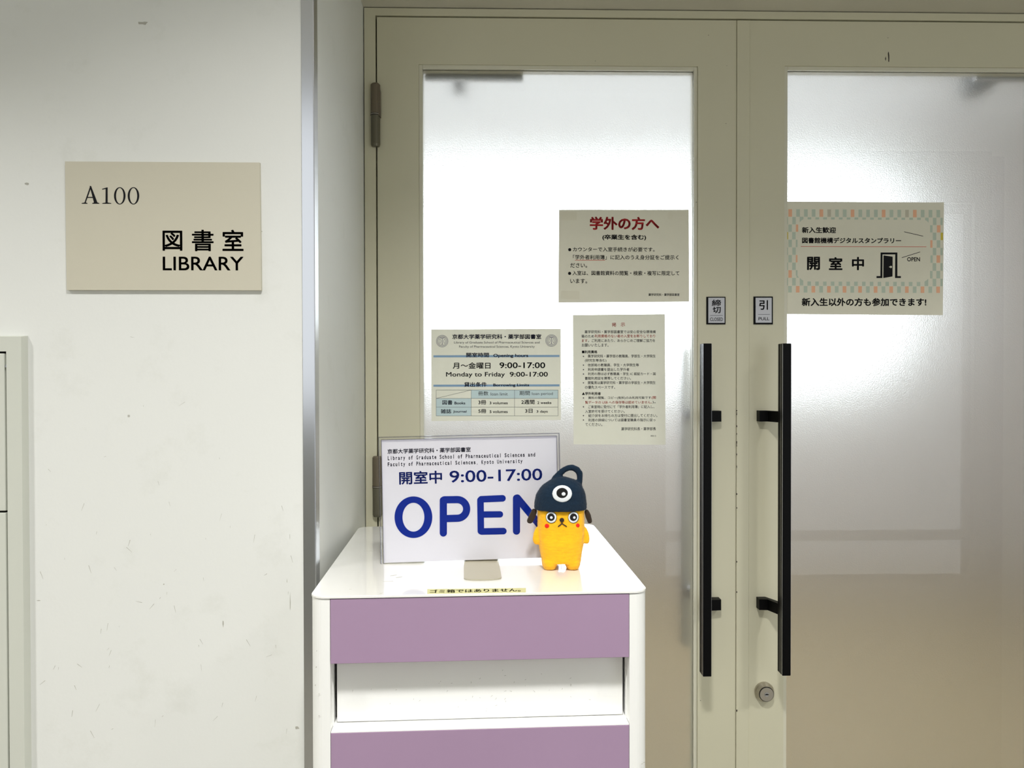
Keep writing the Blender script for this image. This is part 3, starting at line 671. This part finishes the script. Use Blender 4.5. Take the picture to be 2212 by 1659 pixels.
S.emit(t, {'k': ('poster_lettering', M['ink']), 'd': ('door_icon', M['ink']), 'w': ('icon_knob', M['paper']), 'r': ('red_rule', M['redline']), 'o': ('orange_check', M['porange']), 'g': ('sage_check', M['pgreen']), 't': ('taupe_check', M['ptan']), 'y': ('yellow_check', M['pyellow'])})

# ================================================================== storage cart
a = math.radians(1.9); CZ = .883
pts = [PZ(x, y, CZ) for x, y in ((670, 1287.6), (1400, 1276), (1287.5, 1129.7), (776.6, 1139.2))]
fl = pts[0]; CW = .4945; CD = .512
mid = (pts[0]+pts[1])/2
CF = Matrix.Translation((mid.x, mid.y, 0)) @ Matrix.Rotation(a, 4, 'Z')
cart = thing('storage_cart', None, 'white storage cart with lavender front panels standing before the left door', 'cart', Fm=CF)
hw = CW/2
def rrect(x0, x1, y0, y1, r, n=8, corners=(1, 1, 1, 1)):
    out = []
    for (cx, cy, a0, k) in ((x0+r, y0+r, 180, 0), (x1-r, y0+r, 270, 1), (x1-r, y1-r, 0, 2), (x0+r, y1-r, 90, 3)):
        if corners[k]:
            for i in range(n+1):
                an = R(a0+90*i/n); out.append((cx+r*math.cos(an), cy+r*math.sin(an)))
        else: out.append({0: (x0, y0), 1: (x1, y0), 2: (x1, y1), 3: (x0, y1)}[k])
    return out
def slab(name, mt, outline, z0, z1, parent=cart, Fm=CF, bev=0):
    bm = bmesh.new(); prism(bm, outline, lambda p: Vector((p[0], p[1], z1)), lambda p: Vector((p[0], p[1], z0)))
    bmesh.ops.recalc_face_normals(bm, faces=bm.faces[:])
    if bev: bmesh.ops.bevel(bm, geom=[e for e in bm.edges if abs(e.verts[0].co.z-e.verts[1].co.z) < 1e-6 and e.verts[0].co.z > (z0+z1)/2], offset=bev, segments=2, affect='EDGES')
    return obj(name, bm, mt, parent, Fm)
slab('top_plate', M['carttop'], rrect(-hw, hw, -.001, CD, .022), CZ-.0035, CZ, bev=.0008)
slab('top_seam', M['dark'], rrect(-hw+.0015, hw-.0015, .0005, CD-.002, .021), CZ-.0044, CZ-.0035)
xp0 = PF(713.5, 1350, CF, 0).x; xp1 = PF(1359, 1350, CF, 0).x
zc_ = lambda px, py, y=0: PF(px, py, CF, y).z
zA = CZ-.0047; zB = (zc_(713, 1433)+zc_(1359, 1421))/2; zC = (zc_(713, 1581)+zc_(1359, 1566))/2
ZB0 = .06
slab('side_panel', M['cartw'], rrect(-hw+.001, xp0-.0006, .0005, CD-.002, .020, corners=(1, 0, 0, 1)), ZB0, CZ-.0044)
slab('side_panel', M['cartw'], rrect(xp1+.0006, hw-.001, .0005, CD-.002, .020, corners=(0, 1, 1, 0)), ZB0, CZ-.0044)
box('back_panel', M['cartw'], cart, xp0, xp1, CD-.02, CD-.004, ZB0, CZ-.006, Fm=CF)
box('base_plate', M['cartw'], cart, xp0, xp1, .003, CD-.021, ZB0, ZB0+.02, Fm=CF)
box('front_panel', M['lav'], cart, xp0, xp1, .0, .020, zB, zA, .0006, Fm=CF, label='upper lavender front panel')
box('front_panel', M['lav'], cart, xp0, xp1, .0, .020, ZB0+.022, zC-.0012, .0006, Fm=CF, label='lower lavender front panel')
# ledge and recessed flap
yf = .030
box('ledge', M['cartw'], cart, xp0, xp1, .0004, yf+.03, zC-.0010, zC, Fm=CF)
xa0 = PF(727.5, 1500, CF, yf).x; xa1 = PF(1345.5, 1500, CF, yf).x
zfl = PF(1000, 1553, CF, yf).z
box('flap', M['cartw'], cart, xa0, xa1, yf, yf+.012, max(zfl, zC+.0012), zB+.02, .0015, Fm=CF, label='white recessed flap with grey scuffs')
box('inner_jamb', M['cartw'], cart, xp0-.0005, xp0+.0004, .0205, yf-.001, zC, zB, Fm=CF)
box('inner_jamb', M['cartw'], cart, xp1-.0004, xp1+.0005, .0205, yf-.001, zC, zB, Fm=CF)
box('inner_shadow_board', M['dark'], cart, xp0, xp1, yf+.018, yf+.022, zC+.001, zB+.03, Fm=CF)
bm = bmesh.new()
for i in range(46):
    px = random.gauss(1060, 130); py = random.gauss(1490, 28)
    if not (760 < px < 1320 and 1448 < py < 1545): continue
    p = PF(px, py, CF, yf); an = random.gauss(.9, .7); L = random.uniform(.0006, .0019); w2 = .00028
    dx, dz = math.cos(an), math.sin(an)
    q = [(dx*L-dz*w2, dz*L+dx*w2), (dx*L+dz*w2, dz*L-dx*w2), (-dx*L+dz*w2*.3, -dz*L-dx*w2*.3), (-dx*L-dz*w2*.3, -dz*L+dx*w2*.3)]
    prism(bm, q, lambda r_: Vector((p.x+r_[0], yf-.0001, p.z+r_[1])), lambda r_: Vector((p.x+r_[0], yf+.0001, p.z+r_[1])))
obj('scratch', bm, M['scuff'], [o for o in cart.children if o.name.startswith('flap')][0], CF, kind='stuff')
# dark marks of wear
def marks(parent, Fm, L_, fn, mt):
    bm = bmesh.new()
    for (x, y, w_, h_, sk) in L_:
        q = [(-w_, -h_), (w_, -h_*.4), (w_*.9, h_), (-w_*.7, h_*.3)]
        fn(bm, x, y, q, sk)
    obj('scuff_mark', bm, mt, parent, Fm, kind='stuff')
def on_top(bm, x, y, q, sk):
    p = CF.inverted() @ PZ(x, y, CZ); prism(bm, q, lambda r_: Vector((p.x+r_[0]+r_[1]*sk, p.y+r_[1], CZ+.0002)), lambda r_: Vector((p.x+r_[0]+r_[1]*sk, p.y+r_[1], CZ-.0002)))
marks(cart, CF, [(796, 1190.5, .0085, .0005, 0), (757, 1273, .0018, .0008, 0), (823, 1282, .0014, .0028, .6), (862, 1247, .003, .002, 1), (1075, 1250, .004, .0012, 0), (838, 1256, .008, .0006, 0), (850, 1243, .002, .003, 1)], on_top, M['scuff'])
def on_front(bm, x, y, q, sk):
    p = PF(x, y, CF, .0005); prism(bm, q, lambda r_: Vector((p.x+r_[0]+r_[1]*sk, .0003, p.z+r_[1])), lambda r_: Vector((p.x+r_[0]+r_[1]*sk, .0007, p.z+r_[1])))
marks(cart, CF, [(684, 1406, .0004, .0008, 0), (683, 1441, .0008, .0010, 0), (681, 1480, .0004, .0016, 0), (689, 1499, .0012, .0004, 0), (689, 1546, .001, .0005, 0), (1387, 1650, .0018, .0005, 0), (1391, 1647, .0012, .0005, 1)], on_front, M['scuff'])
for (x, y) in ((-hw+.05, .05), (hw-.05, .05), (-hw+.05, CD-.05), (hw-.05, CD-.05)):
    bm = bmesh.new(); cyl(bm, (x-.010, y, .0265), (x+.010, y, .0265), .026, n=24); abox(bm, x-.014, x-.0105, y-.012, y+.012, .026, ZB0); abox(bm, x+.0105, x+.014, y-.012, y+.012, .026, ZB0)
    obj('caster', bm, M['cast'], cart, CF)
# yellow label strip at the front edge of the top
def top_pt(px, py): return CF.inverted() @ PZ(px, py, CZ)
tl = thing('label_strip', None, 'narrow yellow label strip at the front edge of the white cart top', 'label', Fm=CF @ Matrix.Translation(top_pt(1028, 1277)))
c4 = [top_pt(923, 1273), top_pt(1136, 1270.5), top_pt(1136, 1280.2), top_pt(923, 1283)]
bm = bmesh.new(); prism(bm, c4, lambda p: Vector((p.x, max(p.y, .0005), CZ+.0003)), lambda p: Vector((p.x, max(p.y, .0005), CZ+.00002)))
bmesh.ops.recalc_face_normals(bm, faces=bm.faces[:]); obj('strip', bm, M['tapelab'], tl, CF)
vs, fs = glyph_mesh('ゴミ箱ではありません。', .02)
ax, ay = c4[0].x, max(c4[3].y, .0005); bx_, by = c4[1].x, (c4[0].y+c4[1].y)/2
bm = bmesh.new(); V = [bm.verts.new((ax+(bx_-ax)*(.03+.91*u), ay+(by-ay)*(.12+.76*v), CZ+.0004)) for u, v in vs]
for f in fs: bm.faces.new([V[i] for i in f])
obj('strip_lettering', bm, M['ink'], tl, CF)

# ================================================================== OPEN sign in acrylic stand
b0 = PZ(828, 1220.5, CZ); b1 = PZ(1207, 1211, CZ)
K = (790, 920, 4.366)
sx, sy = (b0.x+b1.x)/2, (b0.y+b1.y)/2
SF = Matrix.Translation((sx, sy, CZ+.0034)) @ Matrix.Rotation(R(2.2), 4, 'Z') @ Matrix.Rotation(R(-.95), 4, 'Y')
st = thing('open_sign_stand', None, 'clear acrylic stand holding the blue lettered OPEN card on the white cart', 'sign stand', Fm=SF)
hwS = .1515
def spt(x, y, yl=0): return PF(K[0]+x/K[2], K[1]+y/K[2], SF, yl)
oL, oR = spt(128, 700).x, spt(1836, 500).x; oT = (spt(130, 108).z+spt(1830, 62).z)/2; oB = .0
iL, iR = spt(158, 700).x, spt(1806, 500).x; iT = (spt(158, 134).z+spt(1800, 98).z)/2; iB = spt(600, 1298).z
def rplate(bm, x0, x1, z0, z1, y0, y1, r):
    o_ = rrect(x0, x1, z0, z1, r, 4); prism(bm, o_, lambda p: Vector((p[0], y0, p[1])), lambda p: Vector((p[0], y1, p[1])))
bm = bmesh.new(); rplate(bm, oL, oR, oB, oT, .0022, .0042, .004); bmesh.ops.recalc_face_normals(bm, faces=bm.faces[:])
obj('back_sheet', bm, M['acryl'], st, SF)
bm = bmesh.new(); rplate(bm, oL+.0015, oR-.0015, oB, oT-.003, -.0012, 0, .003); bmesh.ops.recalc_face_normals(bm, faces=bm.faces[:])
obj('front_sheet', bm, M['acryl'], st, SF)
bm = bmesh.new()
for e in (.0, .0045):
    abox(bm, oL+e, oL+e+.0016, -.0013, .0043, oB, oT-e, .0004); abox(bm, oR-e-.0016, oR-e, -.0013, .0043, oB, oT-e, .0004)
    abox(bm, oL+e+.0016, oR-e-.0016, -.0013, .0043, oT-e-.0016, oT-e, .0004)
obj('sheet_edge', bm, M['acryledge'], st, SF)
box('card', M['insert'], st, iL, iR, .0012, .0020, max(iB, .001), iT, .0002, Fm=SF)
S = Sheet(SF, .0010, K)
S.text('n', '京都大学薬学研究科・薬学部図書室', 205, 990, 209, 255, .02)
def mono(s, x0, x1, ytop, ybase):
    n = len(s); p = (x1-x0)/(n-1+.85)
    big = 'bdfhklt'
    for i, ch in enumerate(s):
        if ch == ' ': continue
        h = ybase-ytop
        wd = {'i': .22, 'l': .22, ',': .2, 'm': .82, 'r': .5, 't': .58, 'f': .58}.get(ch, .68)
        t0 = ytop; b0_ = ybase
        if ch in 'acemnorsuvwxz': t0 = ytop+h*.27
        if ch in 'y': t0 = ytop+h*.27; b0_ = ybase+h*.26
        if ch == ',': t0 = ybase-h*.12; b0_ = ybase+h*.18
        if ch in 't': t0 = ytop+h*.08
        cx = x0+p*i+p*.42; S.text('n', ch, cx-p*wd/2, cx+p*wd/2, t0, b0_, .026, xref=(x0+x1)/2)
# small shear: the card is turned, so each line is laid along its own slope by the frame itself
mono('Library of Graduate School of Pharmaceutical Sciences and', 205, 1600, 268, 306)
mono('Faculty of Pharmaceutical Sciences, Kyoto University', 205, 1480, 329, 366)
S.text('b', '開室中', 315, 720, 425, 549, .022); S.text('b', '9:00-17:00', 790, 1665, 412, 524, .013)
S.emit(st, {'n': ('card_lettering', M['navy']), 'b': ('card_hours', M['blue'])})
S = Sheet(SF, .0009, K)
S.ring('o0', 450, 861, 178, 196, 103, 136, 72)
arc = [(864+88*math.cos(R(t)), 783-88*math.sin(R(t))) for t in range(90, -91, -12)]
S.stroke('o1', [(732, 1010), (732, 702), (742, 697)] + arc + [(735, 875)], 68)
S.stroke('o2', [(1290, 683), (1090, 692), (1082, 700), (1086, 992), (1094, 996), (1298, 992)], 62); S.stroke('o2', [(1084, 836), (1266, 834)], 60)
S.stroke('o3', [(1422, 992), (1422, 682), (1430, 680), (1668, 968), (1700, 972), (1704, 668)], 68)
S.emit(st, {'o': ('open_letter', M['blue'])})
# stand foot: a tongue lying on the cart top
FF = Matrix.Translation((sx, sy, CZ)) @ Matrix.Rotation(R(2.2), 4, 'Z')
def fpt(px, py): return FF.inverted() @ PZ(px, py, CZ)
fa, fb, fcn = fpt(1004, 1222), fpt(1076, 1219), fpt(1042, 1254.5)
bm = bmesh.new(); o_ = [(fb.x, .035)] + [(fa.x, .035)]
xc_, hw_ = (fa.x+fb.x)/2, (fb.x-fa.x)/2+.0015; yF = fcn.y
pts_ = [(-1, .035-.0)]
outl = [(xc_-hw_, .035), (xc_-hw_, yF+.014)]
for t in range(0, 181, 12):
    an = R(180+t); outl.append((xc_+hw_*math.copysign(abs(math.cos(an))**.75, math.cos(an)), yF+.014+.014*math.copysign(abs(math.sin(an))**.9, math.sin(an))))
outl += [(xc_+hw_, yF+.014), (xc_+hw_, .035)]
clean = [outl[0]]
for p in outl[1:]:
    if math.dist(p, clean[-1]) > 1e-5: clean.append(p)
prism(bm, clean, lambda p: Vector((p[0], p[1], .0022)), lambda p: Vector((p[0], p[1], .0002)))
bmesh.ops.recalc_face_normals(bm, faces=bm.faces[:]); obj('stand_foot', bm, M['foot'], st, FF, label='beige tongue shaped foot')
bm = bmesh.new(); abox(bm, xc_-hw_+.002, xc_+hw_-.002, .0045, .0065, .0022, .045, .0006); obj('foot_clip', bm, M['foot'], st, FF)

# ================================================================== felt doll
DB = PZ(1213, 1231.5, CZ); DY = DB.y
DF = Matrix.Translation((DB.x, DY+.012, CZ)) @ Matrix.Rotation(R(-2.0), 4, 'Z')
KD = (1120, 990, 6.383)
doll = thing('felt_doll', None, 'small yellow felt doll in a navy one eyed hat before the OPEN card', 'doll', Fm=DF)
def dp(x, y, yl=-.004):
    p = PF(KD[0]+x/KD[2], KD[1]+y/KD[2], DF, yl); return p.x, p.z
U = (dp(700, 1000)[0]-dp(500, 1000)[0])/200      # metres per crop pixel
def loft(bm, rings, n=32, e=2.6):
    "rings: (cx, z, half width, half depth, cy)"
    prev = None
    def se(t, ee):
        c_, s_ = math.cos(t), math.sin(t)
        return math.copysign(abs(c_)**(2/ee), c_), math.copysign(abs(s_)**(2/ee), s_)
    first = None
    for (cx, z, a_, b_, cy) in rings:
        V = []
        for i in range(n):
            u, v = se(2*math.pi*i/n, e); V.append(bm.verts.new((cx+a_*u, cy+b_*v, z)))
        if prev:
            for i in range(n): bm.faces.new((prev[i], prev[(i+1) % n], V[(i+1) % n], V[i]))
        else: first = V
        prev = V
    bm.faces.new(first[::-1]); bm.faces.new(prev)
def rr_(x0, x1, y, b, cy=0, yl=-.004):
    a0, z = dp(x0, y, yl); a1, _ = dp(x1, y, yl); return ((a0+a1)/2, z, (a1-a0)/2, b, cy)
body = bmesh.new()
BD = .0235
prof = [(262, 905, 640, .019), (262, 908, 730, BD), (266, 912, 900, BD), (272, 909, 1050, BD), (280, 900, 1150, BD+.001), (288, 890, 1230, BD), (303, 876, 1320, .022), (318, 864, 1400, .021), (322, 858, 1432, .020)]
loft(body, [rr_(*p) for p in prof][::-1])
zf_ = .0
def leg(x0, x1, xb0, xb1):
    r_ = [rr_(x0, x1, 1400, .020)]
    r_ += [rr_(x0+(xb0-x0)*.5, x1+(xb1-x1)*.5, 1470, .0195)]
    a0 = dp(xb0, 1500)[0]; a1 = dp(xb1, 1500)[0]; c_ = (a0+a1)/2; h_ = (a1-a0)/2
    r_ += [(c_, .006, h_, .0185, 0), (c_, .002, h_*.95, .0165, 0), (c_, .0, h_*.78, .013, 0)]
    loft(body, r_[::-1], e=2.4)
leg(318, 545, 335, 528); leg(622, 858, 655, 842)
def ball(bm, c, rx, ry, rz, sub=3, rot=None):
    t = bmesh.new(); bmesh.ops.create_icosphere(t, subdivisions=sub, radius=1)
    for v in t.verts:
        q = Vector((v.co.x*rx, v.co.y*ry, v.co.z*rz))
        if rot is not None: q = Matrix.Rotation(rot, 3, 'Y') @ q
        v.co = q+Vector(c)
    merge(bm, t)
def limb(bm, P, y=0):
    for k in range(len(P)-1):
        (x0, y0, r0), (x1, y1, r1) = P[k], P[k+1]
        for j in range(7):
            t = j/6; X, Z = dp(x0+(x1-x0)*t, y0+(y1-y0)*t); r = (r0+(r1-r0)*t)*U
            ball(bm, (X, y, Z), r, r*.8, r, 2)
limb(body, [(262, 975, 30), (252, 1040, 48), (246, 1110, 55), (252, 1140, 52)], -.004)
limb(body, [(915, 975, 28), (930, 1040, 44), (938, 1100, 50), (935, 1135, 48)], -.004)
def remesh(bm, vox, name, it=6, f=.5):
    me = bpy.data.meshes.new('tmp'); bm.to_mesh(me); bm.free()
    o = bpy.data.objects.new('tmp', me); COL.objects.link(o)
    md = o.modifiers.new('r', 'REMESH'); md.mode = 'VOXEL'; md.voxel_size = vox
    sm = o.modifiers.new('s', 'SMOOTH'); sm.iterations = it; sm.factor = f
    dg = bpy.context.evaluated_depsgraph_get(); dg.update()
    r = bpy.data.meshes.new_from_object(o.evaluated_get(dg)); bpy.data.objects.remove(o)
    from mathutils import noise
    for v in r.vertices:
        v.co += v.normal*(noise.noise(v.co*260)*.00035+noise.noise(v.co*70)*.0005)
    return r
b_o = obj('body', remesh(body, .0014, 'body'), M['felty'], doll, DF, smooth=True)
# hat
hat = bmesh.new()
hp = [(530, 640, 258, .009), (450, 780, 298, .015), (385, 855, 338, .020), (330, 880, 382, .025), (283, 906, 435, .0285), (240, 930, 510, .0305), (222, 940, 600, .031), (218, 942, 680, .0305), (222, 938, 705, .028)]
loft(hat, [rr_(*p) for p in hp][::-1], e=2.2)
limb(hat, [(520, 290, 58), (568, 222, 46), (630, 165, 43), (690, 137, 43), (750, 134, 43), (806, 158, 43), (846, 212, 44), (850, 290, 43), (842, 360, 42), (840, 430, 45)], .002)
h_o = obj('hat', remesh(hat, .0014, 'hat', 4), M['feltn'], doll, DF, smooth=True)
def fuzz(o, mt, n, L0, wd):
    me = o.data; rnd = random.Random(3); bm = bmesh.new(); P = me.polygons
    for _ in range(n):
        p = P[rnd.randrange(len(P))]; c = p.center; nn = p.normal
        t_ = nn.orthogonal().normalized(); t_ = Matrix.Rotation(rnd.uniform(0, 6.28), 3, nn) @ t_
        d = (nn*rnd.uniform(.15, .9)+t_).normalized()*L0*rnd.uniform(.5, 1.3); s_ = nn.cross(d).normalized()*wd
        a, b, c2, d2 = bm.verts.new(c-s_), bm.verts.new(c+s_), bm.verts.new(c+d*.6+nn*L0*.15), bm.verts.new(c+d+nn*L0*.05)
        bm.faces.new((a, b, c2)); bm.faces.new((b, d2, c2))
    f = obj('felt_fuzz', bm, mt, o, I4, kind='stuff')
    f.matrix_local = Matrix.Translation(f.matrix_local.translation*0)   # same frame as its felt body
    return f
def fuzz_on(o, mt, n, L0=.0016, wd=.00007):
    f = fuzz(o, mt, n, L0, wd)
    # obj() centred the strands; put them back on the felt
    f.matrix_local = Matrix.Translation(FZ.pop())
FZ = []
# front surface of the lofts, so the felt patches sit on it
def surf(tab, e, x, y):
    X, Z = dp(x, y); R_ = [rr_(*p) for p in tab]; R_.sort(key=lambda q: q[1])
    for k in range(len(R_)-1):
        if R_[k][1] <= Z <= R_[k+1][1]:
            t = (Z-R_[k][1])/(R_[k+1][1]-R_[k][1]); cx, a_, b_ = [R_[k][i]*(1-t)+R_[k+1][i]*t for i in (0, 2, 3)]
            u = min(.999, abs((X-cx)/a_)); return X, -b_*(1-u**e)**(1/e), Z
    return X, -.02, Z
def patch(name, mt, parent, tab, e, x, y, rx, ry, th, off=0.0, rot=0):
    yl = -.024 if tab is prof else -.028
    X, Ys_, Z = surf(tab, e, x, y)
    # re-project on the found depth so that it keeps its place on the face
    p = PF(KD[0]+x/KD[2], KD[1]+y/KD[2], DF, Ys_); X, Ys_, Z = p.x, Ys_, p.z
    bm = bmesh.new(); ball(bm, (0, 0, 0), rx*U*.985, th, ry*U*.985, 3)
    cx = [rr_(*q) for q in tab][3]; tilt = (X-cx[0])/cx[2]
    for v in bm.verts: v.co = Matrix.Rotation(tilt*.35, 3, 'Z') @ v.co + Vector((X, Ys_-off, Z))
    return obj(name, bm, mt, parent, DF, smooth=True)
ev = patch('hat_eye', M['feltw'], h_o, hp, 2.2, 602, 487, 136, 117, .0022, .0008)
patch('hat_pupil', M['feltk'], h_o, hp, 2.2, 600, 476, 80, 72, .0014, .0026)
patch('hat_glint', M['feltw'], h_o, hp, 2.2, 620, 487, 27, 25, .0009, .0040)
for x, gx in ((451, 452), (757, 768)):
    ro = patch('eye_outline', M['feltb'], doll, prof, 2.6, x+1, 814, 78, 83, .0010, .0004)
    e_ = patch('eye', M['feltw'], doll, prof, 2.6, x, 813, 72, 77, .0016, .0008)
    patch('pupil', M['feltk'], e_, prof, 2.6, x-(3 if x < 600 else 0), 809, 52, 52, .0012, .0020)
    patch('eye_glint', M['feltw'], e_, prof, 2.6, gx, 813, 19, 19, .0009, .0030)
patch('nose', M['feltb'], doll, prof, 2.6, 598, 851, 32, 30, .0024, .0008)
bm = bmesh.new()
for (a0, b0_) in (((598, 862), (599, 902)), ((599, 900), (549, 939)), ((599, 900), (662, 939))):
    q = []
    for x, y in (a0, b0_):
        Xs = surf(prof, 2.6, x, y); p = PF(KD[0]+x/KD[2], KD[1]+y/KD[2], DF, Xs[1]); q.append(Vector((p.x, Xs[1]-.0006, p.z)))
    cyl(bm, q[0], q[1], .00085, n=10); ball(bm, q[0], .00085, .00085, .00085, 1); ball(bm, q[1], .00085, .00085, .00085, 1)
obj('mouth', bm, M['feltb'], doll, DF, smooth=True)
patch('cheek', M['feltr'], doll, prof, 2.6, 393, 932, 32, 30, .0009, .0003); patch('cheek', M['feltr'], doll, prof, 2.6, 815, 926, 30, 29, .0009, .0003)
for P in ([(218, 735, 42), (190, 800, 47), (160, 862, 46)], [(945, 740, 34), (965, 800, 43), (984, 868, 38)]):
    eb = bmesh.new(); limb(eb, P, -.002); obj('ear', remesh(eb, .0011, 'ear', 4), M['feltb'], doll, DF, smooth=True)

fuzz_on(b_o, M['felty'], 7000); fuzz_on(h_o, M['feltn'], 5000)
